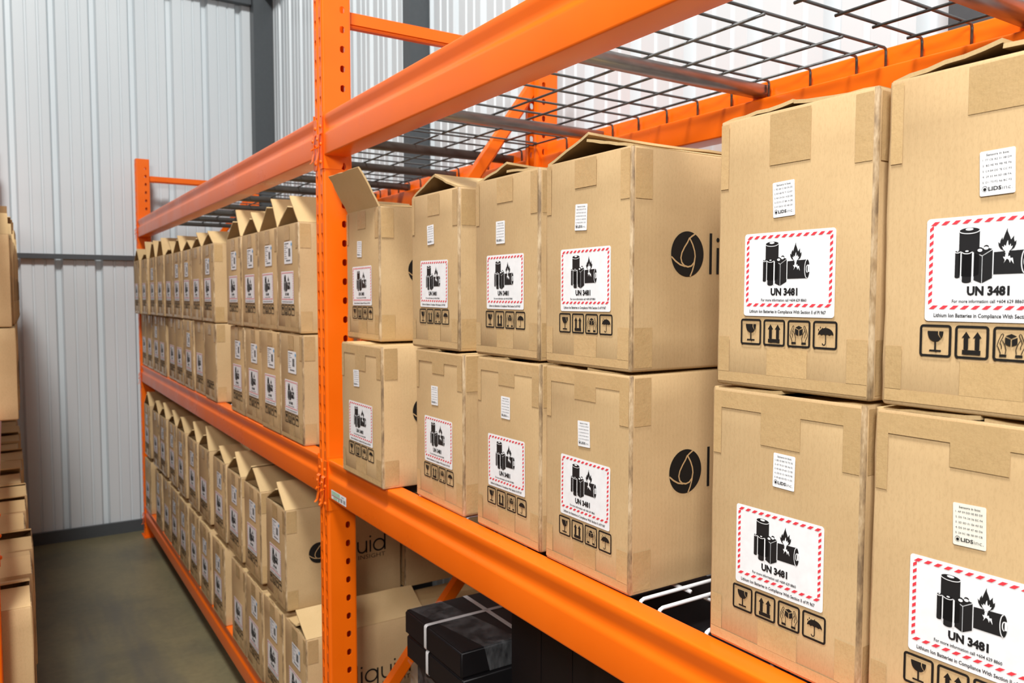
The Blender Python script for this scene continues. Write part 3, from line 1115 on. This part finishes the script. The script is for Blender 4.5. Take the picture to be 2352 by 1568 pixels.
# ---------------------------------------------------------------- cartons
def carton_body(seed, w=BOX_W, d=BOX_D, h=BOX_H):
    """open-topped corrugated tray with softened, slightly dented corners; origin at base centre"""
    rnd = random.Random(seed)
    r = 0.0045
    def ring(z, inset, rr, jit):
        pts = []
        hx, hy = d / 2 - inset, w / 2 - inset
        for cx, cy, a in ((1, 1, 0), (-1, 1, 90), (-1, -1, 180), (1, -1, 270)):
            for k in range(4):
                t = math.radians(a + 90 * k / 3)
                jx = rnd.uniform(-1, 0) * jit
                pts.append((cx * (hx - rr) + rr * math.cos(t) + cx * jx, cy * (hy - rr) + rr * math.sin(t) + cy * jx, z))
        return pts
    levels = [(0.0, 0.004, 0.003, 0.0012), (0.0012, 0.0014, 0.004, 0.0010), (0.005, 0.0, r, 0.0006)]
    nz = 7
    for i in range(1, nz):
        levels.append((0.005 + (h - 0.008) * i / nz, 0.0, r, 0.0010))
    levels += [(h - 0.003, 0.0, r, 0.0014), (h - rnd.uniform(0, 0.0008), 0.0010, 0.004, 0.0014)]
    th = 0.0045
    vs, fs, mi = [], [], []
    n = 16
    for (z, ins, rr, j) in levels:
        vs += ring(z, ins, rr, j)
    no = len(levels)
    inner = [(h - 0.0006, th), (h - 0.16, th + 0.0005)]
    for (z, ins) in inner:
        vs += ring(z, ins, 0.002, 0.0)
    tot = no + len(inner)
    for i in range(tot - 1):
        for k in range(n):
            a, b = i * n + k, i * n + (k + 1) % n
            fs.append((a, b, b + n, a + n))
            worn = (8 <= k <= 10 and i >= 1) or i == no - 1
            mi.append(1 if i >= no else 2 if worn else 0)
    fs.append(tuple(range(n - 1, -1, -1)))
    mi.append(0)
    fs.append(tuple((tot - 1) * n + k for k in range(n)))
    mi.append(1)
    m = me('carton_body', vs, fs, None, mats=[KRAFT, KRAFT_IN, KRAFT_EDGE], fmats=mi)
    return auto_smooth(m, 40)
BODIES = [carton_body(s) for s in (1, 2, 3, 4)]

def flap_mesh(seed, length, width, curl):
    """flap hinged on its local y axis... lies along +x from the hinge, width along y, thickness below"""
    rnd = random.Random(seed)
    nx, ny, t = 6, 6, 0.0042
    top, bot = [], []
    for i in range(nx + 1):
        for j in range(ny + 1):
            u = i / nx
            yy = -width / 2 + width * j / ny
            x_ = length * u
            if i == nx:
                x_ += rnd.uniform(-0.002, 0.0015)
            z_ = curl * u * u + 0.0015 * math.sin(3 * j / ny + seed) * u + (rnd.uniform(-0.0012, 0.0012) if 0 < i else 0)
            top.append((x_, yy, z_))
            bot.append((x_, yy, z_ - t))
    N = len(top)
    vs = top + bot
    fs, mi = [], []
    s = ny + 1
    for i in range(nx):
        for j in range(ny):
            a = i * s + j
            fs.append((a, a + s, a + s + 1, a + 1)); mi.append(0)
            fs.append((N + a, N + a + 1, N + a + s + 1, N + a + s)); mi.append(1)
    edge = [i * s for i in range(nx)] + [nx * s + j for j in range(ny)] + [i * s + ny for i in range(nx, 0, -1)] + [j for j in range(ny, 0, -1)]
    for k in range(len(edge)):
        a, b = edge[k], edge[(k + 1) % len(edge)]
        fs.append((a, a + N, b + N, b)); mi.append(0)
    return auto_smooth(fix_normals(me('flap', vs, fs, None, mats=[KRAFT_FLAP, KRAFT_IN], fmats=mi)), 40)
LONG_FLAPS = [flap_mesh(s, 0.104, BOX_D - 0.008, c) for s, c in ((1, 0.002), (2, -0.003), (3, 0.004))]
TENT_FLAPS = [flap_mesh(s, 0.116, BOX_D - 0.006, c) for s, c in ((4, -0.010), (5, -0.004), (6, 0.006))]
MID_FLAPS = [flap_mesh(s, 0.1095, BOX_D - 0.006, c) for s, c in ((14, -0.003), (15, -0.001), (16, 0.002))]
END_FLAPS = [flap_mesh(s, 0.104, BOX_W - 0.012, c) for s, c in ((7, 0.003), (8, -0.002))]

def tape_front(name, u0, u1, v0, v1):
    f = Flat()
    n = 4
    pts = [(u0, v0), (u1, v0), (u1, v1), (u0, v1)]
    f.poly(pts)
    return f.mesh(name, [TAPE], to_front(E_TAPE))
def tape_side(name, u0, u1, v0, v1):
    f = Flat()
    f.rect(u0, v0, u1, v1)
    return f.mesh(name, [TAPE], to_side(E_TAPE))
hw, hd = BOX_W / 2 - 0.005, BOX_D / 2
H_ = BOX_H - 0.004
TAPES_F = {
    'top': tape_front('tape', -0.028, 0.027, H_ - 0.058, H_),
    'top_short': tape_front('tape', -0.027, 0.026, H_ - 0.043, H_),
    'bottom': tape_front('tape', -0.027, 0.028, 0.017, 0.049),
    'band': tape_front('tape', -hw, hw, 0.005, 0.0168),
    'band_top': tape_front('tape', -hw, hw, H_ - 0.020, H_ + 0.0005),
    'cbl': tape_front('tape', -hw, -hw + 0.017, 0.0172, 0.060),
    'cbr': tape_front('tape', hw - 0.024, hw, 0.0172, 0.064),
    'ctl': tape_front('tape', -hw, -hw + 0.012, H_ - 0.078, H_),
    'ctr': tape_front('tape', hw - 0.020, hw, H_ - 0.070, H_),
}
TAPES_S = {
    'sb': tape_side('tape', 0.006, 0.040, 0.006, 0.064),
    'st': tape_side('tape', 0.006, 0.038, H_ - 0.070, H_),
}

def carton(label, x_front, y, z, rz=0.0, tent=None, front_flap=None, tall=None, detail=2, sensor=None, ship=None, batt=True,
           logo=True, seed=0, group=None, sy=1.0, sz=1.0, dl=(0, 0), closed_gap=0.0, front_dir=1):
    """x_front: plane of the labelled face.  tent: (left, right) flap angles in degrees, None = closed."""
    rnd = random.Random(seed * 13 + 5)
    sgn = front_dir
    c = thing('carton', label, 'carton', (x_front + sgn * BOX_D / 2 * math.cos(rz), y + sgn * BOX_D / 2 * math.sin(rz), z), rz + (0 if sgn > 0 else math.pi), group)
    c.scale = (1, sy, sz)
    ob('carton_body', BODIES[seed % 4], c)
    xf = -BOX_D / 2
    h = BOX_H
    # flaps: left = +y, right = -y, then the two end flaps
    if tent is None:
        for sg in (1, -1):
            ob('flap', LONG_FLAPS[rnd.randrange(3)], c, (0, sg * (BOX_W / 2 - 0.0015), h + 0.0005), (0, 0, -sg * math.pi / 2))
    else:
        for sg, a in ((1, tent[0]), (-1, tent[1])):
            if a is None:
                continue
            o = ob('flap', (TENT_FLAPS if a > 22 else MID_FLAPS if a > 11 else LONG_FLAPS)[rnd.randrange(3)], c, (0, sg * (BOX_W / 2 - 0.0025), h + 0.001))
            o.rotation_mode = 'XYZ'
            o.matrix_local = Matrix.Translation((0, sg * (BOX_W / 2 - 0.0025), h + 0.001)) @ Matrix.Rotation(-sg * math.pi / 2, 4, 'Z') @ Matrix.Rotation(-math.radians(a), 4, 'Y')
        fa = -35 if front_flap is None else front_flap
        o = ob('flap', END_FLAPS[0], c)
        o.matrix_local = Matrix.Translation((xf + 0.007 if fa < 0 else xf + 0.003, 0, h - 0.002)) @ Matrix.Rotation(-math.radians(fa), 4, 'Y')
        o = ob('flap', END_FLAPS[1], c)
        o.matrix_local = Matrix.Translation((-xf - 0.007, 0, h - 0.002)) @ Matrix.Rotation(math.pi, 4, 'Z') @ Matrix.Rotation(math.radians(35), 4, 'Y')
    # tape on the labelled face
    if detail >= 2:
        keys = ['top' if rnd.random() < 0.5 else 'top_short', 'bottom', 'band', 'cbl', 'cbr', 'ctl', 'ctr']
        if tent is None:
            keys.append('band_top')
    else:
        keys = ['top_short', 'bottom', 'band', 'ctr', 'cbr']
    for k in keys:
        ob('tape', TAPES_F[k], c, (xf, 0, 0))
    if logo or detail >= 2:
        for k in ('sb', 'st'):
            ob('tape', TAPES_S[k], c, (xf, -BOX_W / 2, 0))
    if batt:
        lb = ob('battery_label', LAB_BASE, c, (xf, dl[0], 0.086 + dl[1]), (math.radians(rnd.uniform(-0.7, 0.7)), 0, 0))
        ob('hazard_border', LAB_RED, lb)
        ob('battery_pictogram', LAB_PIC, lb)
        ob('pictogram_highlights', LAB_TOP, lb)
        ob('lettering', LAB_TXT, lb)
    if detail >= 2:
        for i, (n_, m_) in enumerate(SYM_ME):
            # frames run left to right, i.e. towards -y
            ob(n_, m_, c, (xf, SYM_TOTAL / 2 - i * (SW + SYM_GAP), 0.0515))
    else:
        ob('handling_symbols', SYM_ALL, c, (xf, 0, 0.0515))
    if sensor is not None:
        b_, t_ = SENSOR[sensor[0]]
        sl = ob('sensor_label', b_, c, (xf, sensor[1], sensor[2]), (math.radians(rnd.uniform(-3, 3)), 0, 0))
        ob('lettering', t_, sl)
    if ship is not None:
        sl = ob('shipping_label', SHIP_BASE, c, (xf, ship[0], ship[1]))
        ob('shipping_print', SHIP_TXT, sl)
    if logo:
        lg = ob('drop_logo', LOGO_D, c, (xf + 0.109, -BOX_W / 2, 0.172))
        ob('logo_lines', LOGO_K, lg)
        ob('printed_word', LOGO_T, c, (xf + 0.155, -BOX_W / 2, 0.143))
    return c

ZB = Z_MID + 0.0008        # carton base on the middle decks
ZT = ZB + BOX_H + 0.0045   # second tier
G_NEAR = 'cartons on the middle shelf of the near bay'
# near bay, lower tier then upper tier
carton('large carton at lower right, cream sensor label on its front', 0.034, -1.6835, ZB, 0.0, sensor=(0, 0.006, 0.203), seed=1, group=G_NEAR)
carton('lower tier carton just right of the open gap, white wire deck beside it', 0.036, -1.4615, ZB, 0.0, sensor=(2, -0.006, 0.214), seed=2, group=G_NEAR)
carton('lower carton just left of the open gap, drop logo fully seen on its flank', 0.034, -1.0995, ZB, 0.0, sensor=(1, 0.001, 0.203), seed=3, group=G_NEAR)
carton('lower tier carton third from the tall upright in the near bay', 0.036, -0.8700, ZB, 0.0, sensor=(3, 0.002, 0.216), seed=4, group=G_NEAR)
carton('lower tier carton second from the tall upright, dark seam along its right edge', 0.034, -0.6100, ZB, 0.0, sensor=(2, 0.015, 0.209), seed=5, group=G_NEAR)
carton('lower carton beside the tall upright, pushed out over the beam edge', -0.012, -0.3010, ZB, 0.0, sensor=(1, 0.020, 0.220), seed=6, group=G_NEAR, sy=1.18, sz=1.0)
carton('upper carton at the right picture edge, tilted sensor label above hazard label', 0.034, -1.6900, ZT, 0.0, tent=(9, 8), sensor=(1, -0.001, 0.200), seed=7, group=G_NEAR)
carton('upper carton just right of the open gap, large hazard label, flaps nearly shut', 0.036, -1.4670, ZT, 0.0, tent=(5, 3), sensor=(3, 0.006, 0.200), seed=8, group=G_NEAR)
carton('upper carton left of the open gap, flaps propped up, drop logo on flank', 0.034, -1.0980, ZT, 0.0, tent=(17, 15), sensor=(2, 0.011, 0.210), seed=9, group=G_NEAR)
carton('upper carton third from the tall upright, flaps slightly raised', 0.036, -0.8650, ZT, 0.0, tent=(10, 7), sensor=(1, 0.014, 0.203), seed=10, group=G_NEAR)
carton('upper carton second from the tall upright, flaps meeting in a pointed tent', 0.034, -0.5930, ZT, 0.0, tent=(20, 17), sensor=(3, 0.012, 0.216), seed=11, group=G_NEAR)
carton('upper carton beside the tall upright with one front flap standing open', 0.036, -0.2000, ZT, 0.0, tent=(8, 3), front_flap=118, sensor=(2, 0.016, 0.206), seed=12, group=G_NEAR)

# far bay
ORD = ['first', 'second', 'third', 'fourth', 'fifth', 'sixth', 'seventh', 'eighth', 'ninth', 'tenth', 'eleventh', 'twelfth', 'thirteenth']
def far_row(ys, xs, z, tier, group, tents=None, ships=None, batts=None, logos=(), hj=0.0):
    for i, yy in enumerate(ys):
        ship = ships[i] if ships else (0.0, 0.205)
        carton('%s carton left of the tall upright, %s' % (ORD[i], tier), xs[i] + random.uniform(-0.004, 0.004), yy, z, random.uniform(-0.004, 0.004),
               tent=tents[i] if tents else None, detail=1, ship=ship, batt=(batts[i] if batts else True), logo=i in logos, seed=20 + i + len(group), group=group)

def spread(ys, step=0.2165):
    out = [ys[0]]
    for v in ys[1:]:
        out.append(max(v, out[-1] + step))
    return out
U_Y = spread([0.299, 0.518, 0.737, 0.955, 1.391, 1.625, 1.860, 2.094, 2.311, 2.530, 2.755, 2.985, 3.250])
L_Y = spread([0.280, 0.498, 0.717, 0.940, 1.382, 1.619, 1.850, 2.085, 2.305, 2.580, 2.800, 3.050, 3.284])
S1, S2 = (-0.012, 0.205), (0.0, 0.198)
far_row(U_Y, [0.002] * 8 + [-0.005, -0.012, -0.02, -0.03, -0.03], ZT, 'upper tier of the middle shelf',
        'upper tier of the far middle shelf', tents=[(33, 42), (36, 60), (30, 36), (34, 55), (27, 25), (22, 30), (20, 28), (34, 45), (14, 40), (42, 60), (40, 55), (16, 60), (30, 40)],
        ships=[S1, S1, S1, S1, S2, None, S2, S2, None, None, S2, None, None], logos=(0, 4))
far_row(L_Y, [0.003] * 13, ZB, 'lower tier of the middle shelf', 'lower tier of the far middle shelf',
        ships=[S1, S1, S1, S1, None, None, S2, None, None, None, S2, None, None], batts=[True] * 4 + [False] + [True] * 8, logos=(0, 4))
ZB2 = Z_LOW + 0.0008
ZT2 = ZB2 + BOX_H + 0.024
BU_Y = spread([0.472, 0.750, 1.010, 1.284, 1.585, 1.830, 2.110, 2.370, 2.640, 2.865, 3.230])
BL_Y = spread([0.290, 0.518, 0.745, 0.972, 1.303, 1.564, 1.821, 2.069, 2.330, 2.585, 2.830, 3.240])
far_row(BU_Y, [0.0] * 11, ZT2, 'upper tier of the bottom shelf', 'upper tier of the far bottom shelf',
        tents=[(30, 36), (34, 40), (32, 42), (22, 26), (34, 60), (28, 45), (32, 40), (24, 40), (30, 50), (28, 40), (30, 45)],
        ships=[S1, S1, S1, S1, None, S2, S2, S2, S2, None, S2], logos=(0, 1, 2))
far_row(BL_Y, [0.0] * 12, ZB2, 'lower tier of the bottom shelf', 'lower tier of the far bottom shelf',
        tents=[(2, 26)] + [None] * 11, ships=[S1, S1, S1, None, S2, S2, S2, S2, S2, None, S2, None], logos=(0, 3))
# second row behind, seen in the shade past the upright
carton('shaded carton behind the front row, upper tier, seen below the near beam', 0.402, 0.460, ZT2, 0, detail=1, logo=False, seed=91, batt=False)
carton('shaded carton behind the front row, lower tier, seen below the near beam', 0.402, 0.270, ZB2, 0, detail=1, logo=False, seed=92, batt=False)

# left edge of the picture: cartons of the opposite rack, blank flanks towards the camera
def opp(label, xf, y, z, tent=None, seed=0, group=None, logo=False):
    return carton(label, xf, y, z, 0.0, tent=tent, detail=1, logo=logo, seed=seed, batt=True, ship=None, group=group, front_dir=-1)
OY = spread([0.052, 0.290, 0.510, 0.735, 0.960, 1.190, 1.420, 1.660, 1.900, 2.140, 2.400, 2.640, 2.880, 3.120])
for i, yy in enumerate(OY):
    opp('%s carton along the left picture edge, %s' % (ORD[i] if i < 13 else 'last', 'lower tier near the floor'), -0.684 + 0.006 * (i % 3), yy, ZB2, None, 120 + i, 'left edge cartons near the floor, lower tier')
for i, yy in enumerate(OY):
    opp('%s carton along the left picture edge, %s' % (ORD[i] if i < 13 else 'last', 'upper tier near the floor'), -0.682 + 0.007 * (i % 3), yy, ZT2 - 0.012, ((6, 14), (8, 10), (5, 18), (10, 4))[i % 4], 140 + i, 'left edge cartons near the floor, upper tier')
OM = spread([1.306, 1.560, 1.800, 2.050, 2.300, 2.560, 2.820, 3.100])
for i, yy in enumerate(OM):
    opp('%s carton at the left picture edge, %s' % (ORD[i], 'lower tier at chest height'), -0.684 + 0.006 * i ** 0.7, yy, ZB, None, 160 + i, 'left edge cartons at chest height, lower tier')
    opp('%s carton at the left picture edge, %s' % (ORD[i], 'upper tier at chest height'), -0.694 + 0.012 * i ** 0.7, yy, ZT, ((40, 88), (30, 50), (20, 60))[i % 3], 180 + i, 'left edge cartons at chest height, upper tier')

# ---------------------------------------------------------------- location label on the middle beam
def beam_label():
    b, t = Flat(), Flat()
    w, h = 0.108, 0.024
    b.rrect(0, 0, w, h, 0.002)
    t.rect(0.004, 0.012, 0.064, 0.022, 0)
    t.rect(0.004, 0.0088, 0.066, 0.0106, 1)
    t.rect(0.016, 0.002, 0.046, 0.0082, 0)
    t.rect(0.052, 0.002, 0.060, 0.0075, 2)
    rnd = random.Random(5)
    for u0, u1 in ((0.068, 0.080), (0.088, 0.103)):
        u = u0
        while u < u1:
            ww = rnd.choice((0.0006, 0.0010, 0.0016))
            t.rect(u, 0.004, u + ww, 0.014, 3)
            u += ww + 0.0006
    t.rect(0.074, 0.0175, 0.092, 0.0195, 3)
    return b.mesh('location_label', [LABEL_W], to_front(0.0006)), t.mesh('label_print', [GREEN, RED_D, GREEN_D, GREY_BAR], to_front(0.0010))
LBB, LBT = beam_label()
bmo = beams[(0, 1, True)]
for nm, dd in (('location_label', LBB), ('label_print', LBT)):
    ob(nm, dd, bmo, (0.0, L_BAY / 2 - 0.060, -0.099))

# ---------------------------------------------------------------- black strapped boxes under the near bay shelf
def rounded_block(name, sx, sy_, sz_, mat, r=0.006, seed=0, amp=0.0):
    bm = bmesh.new()
    bmesh.ops.create_cube(bm, size=1.0)
    for v in bm.verts:
        v.co = Vector((v.co.x * sx, v.co.y * sy_, (v.co.z + 0.5) * sz_))
    bmesh.ops.bevel(bm, geom=list(bm.edges), offset=r, segments=3, affect='EDGES')
    d = bpy.data.meshes.new(name)
    bm.to_mesh(d)
    bm.free()
    d.materials.append(mat)
    return auto_smooth(d, 40)
def strap_loop(sx, sz_, w, mat):
    """flat band around a block in the x-z plane, width along y"""
    t = 0.0009
    pts = rrect_pts(-sx / 2 - t, -t, sx / 2 + t, sz_ + t, 0.006, 3)
    n = len(pts)
    vs, fs = [], []
    for u, v in pts:
        vs += [(u, -w / 2, v), (u, w / 2, v)]
    for i in range(n):
        j = (i + 1) % n
        fs.append((2 * i, 2 * i + 1, 2 * j + 1, 2 * j))
    return auto_smooth(me('strap', vs, fs, mat), 60)
BX, BY, BZ = 0.326, 0.272, 0.0555
BLK = rounded_block('box_body', BX, BY, BZ, BLACK, 0.004)
ST_X = strap_loop(BX, BZ, 0.012, STRAP)
ST_Y = strap_loop(BY, BZ, 0.012, STRAP)
def film_patch(seed, w, h, nx, ny, amp):
    vs, fs = [], []
    for i in range(nx + 1):
        for j in range(ny + 1):
            u, v = i / nx, j / ny
            p = Vector((u * w * 30, v * h * 30, seed * 3.1))
            vs.append((amp * (noise.noise(p) + 0.6 * noise.noise(p * 2.3)), u * w - w / 2, v * h))
    for i in range(nx):
        for j in range(ny):
            a = i * (ny + 1) + j
            fs.append((a, a + ny + 1, a + ny + 2, a + 1))
    return me('stretch_film', vs, fs, FILM, True)
def black_box(label, x, y, z, straps=True, rz=0.0):
    c = thing('strapped_box', label, 'box', (x, y, z), rz, 'black strapped boxes on the low shelf')
    ob('box_body', BLK, c)
    if straps:
        ob('strap', ST_X, c, (0, 0.028, 0))
        ob('strap', ST_Y, c, (-0.004, 0, 0), (0, 0, math.pi / 2))
    return c
bx, by = 0.055 + BX / 2, -0.530
black_box('flat black box with crossed white straps, topmost under the shelf', bx, by, 0.812 - BZ)
black_box('flat black box with white straps, second from the top of the stack', bx + 0.002, by - 0.004, 0.812 - 2 * BZ - 0.002)
def wrapped_block(label, x, y, sx, sy_, z1, seed, film=True):
    c = thing('wrapped_bundle', label, 'bundle', (x, y, Z_LOW + 0.0008))
    hh = z1 - Z_LOW - 0.0008
    ob('bundle_body', rounded_block('bundle_body', sx, sy_, hh, BLACK, 0.006), c)
    if not film:
        ob('strap', strap_loop(sx, hh, 0.014, BLACK), c, (0, 0.05, 0))
        ob('strap', strap_loop(sx, hh, 0.014, BLACK), c, (0, -0.05, 0))
        return c
    f = ob('stretch_film', film_patch(seed, sy_ + 0.02, hh * 0.97, 34, 44, 0.016), c, (-sx / 2 - 0.012, 0, 0.005))
    g = ob('stretch_film', film_patch(seed + 1, sx, hh * 0.97, 34, 44, 0.008), c, (0, -sy_ / 2 - 0.008, 0.005), (0, 0, math.pi / 2))
    return c
wrapped_block('black bundle in crumpled clear film under the strapped boxes', bx + 0.012, by, BX - 0.03, BY - 0.01, 0.812 - 2 * BZ - 0.003, 1)
wrapped_block('tall black bundle in deep shade right of the strapped boxes', 0.36, -0.875, 0.44, 0.31, 0.93, 3, film=False)
wrapped_block('tall black filler block added to darken the space below the open gap', 0.37, -1.420, 0.56, 0.74, 1.035, 5, film=False)  # added black block standing in for the dark void under the deck
wrapped_block('tall black filler block added to darken the space behind the strapped boxes', 0.555, by, 0.27, 0.29, 0.985, 7, film=False)  # another added block, blackens the shaded space at the back
# film band pulled over the top box
def film_band():
    vs, fs = [], []
    ny = 40
    prof = [(-0.03, BZ + 0.0016), (0.0, BZ + 0.0018)]
    for j in range(ny + 1):
        t = j / ny
        for k in range(7):
            s_ = k / 6
            u = -0.155 + 0.085 * s_ + 0.06 * t
            y_ = BY / 2 - BY * min(t / 0.78, 1.0)
            z_ = BZ + 0.0016 + 0.0008 * noise.noise(Vector((t * 20, s_ * 6, 2)))
            if t > 0.78:
                y_ = -BY / 2 - 0.0015 - 0.001 * abs(noise.noise(Vector((t * 20, s_ * 6, 5))))
                z_ = BZ - (t - 0.78) / 0.22 * BZ * 0.95
            vs.append((u, y_, z_))
    for j in range(ny):
        for k in range(6):
            a = j * 7 + k
            fs.append((a, a + 1, a + 8, a + 7))
    return me('film_band', vs, fs, FILM, True)
ob('film_band', film_band(), [o for o in COL.objects if o.name == 'strapped_box'][0])
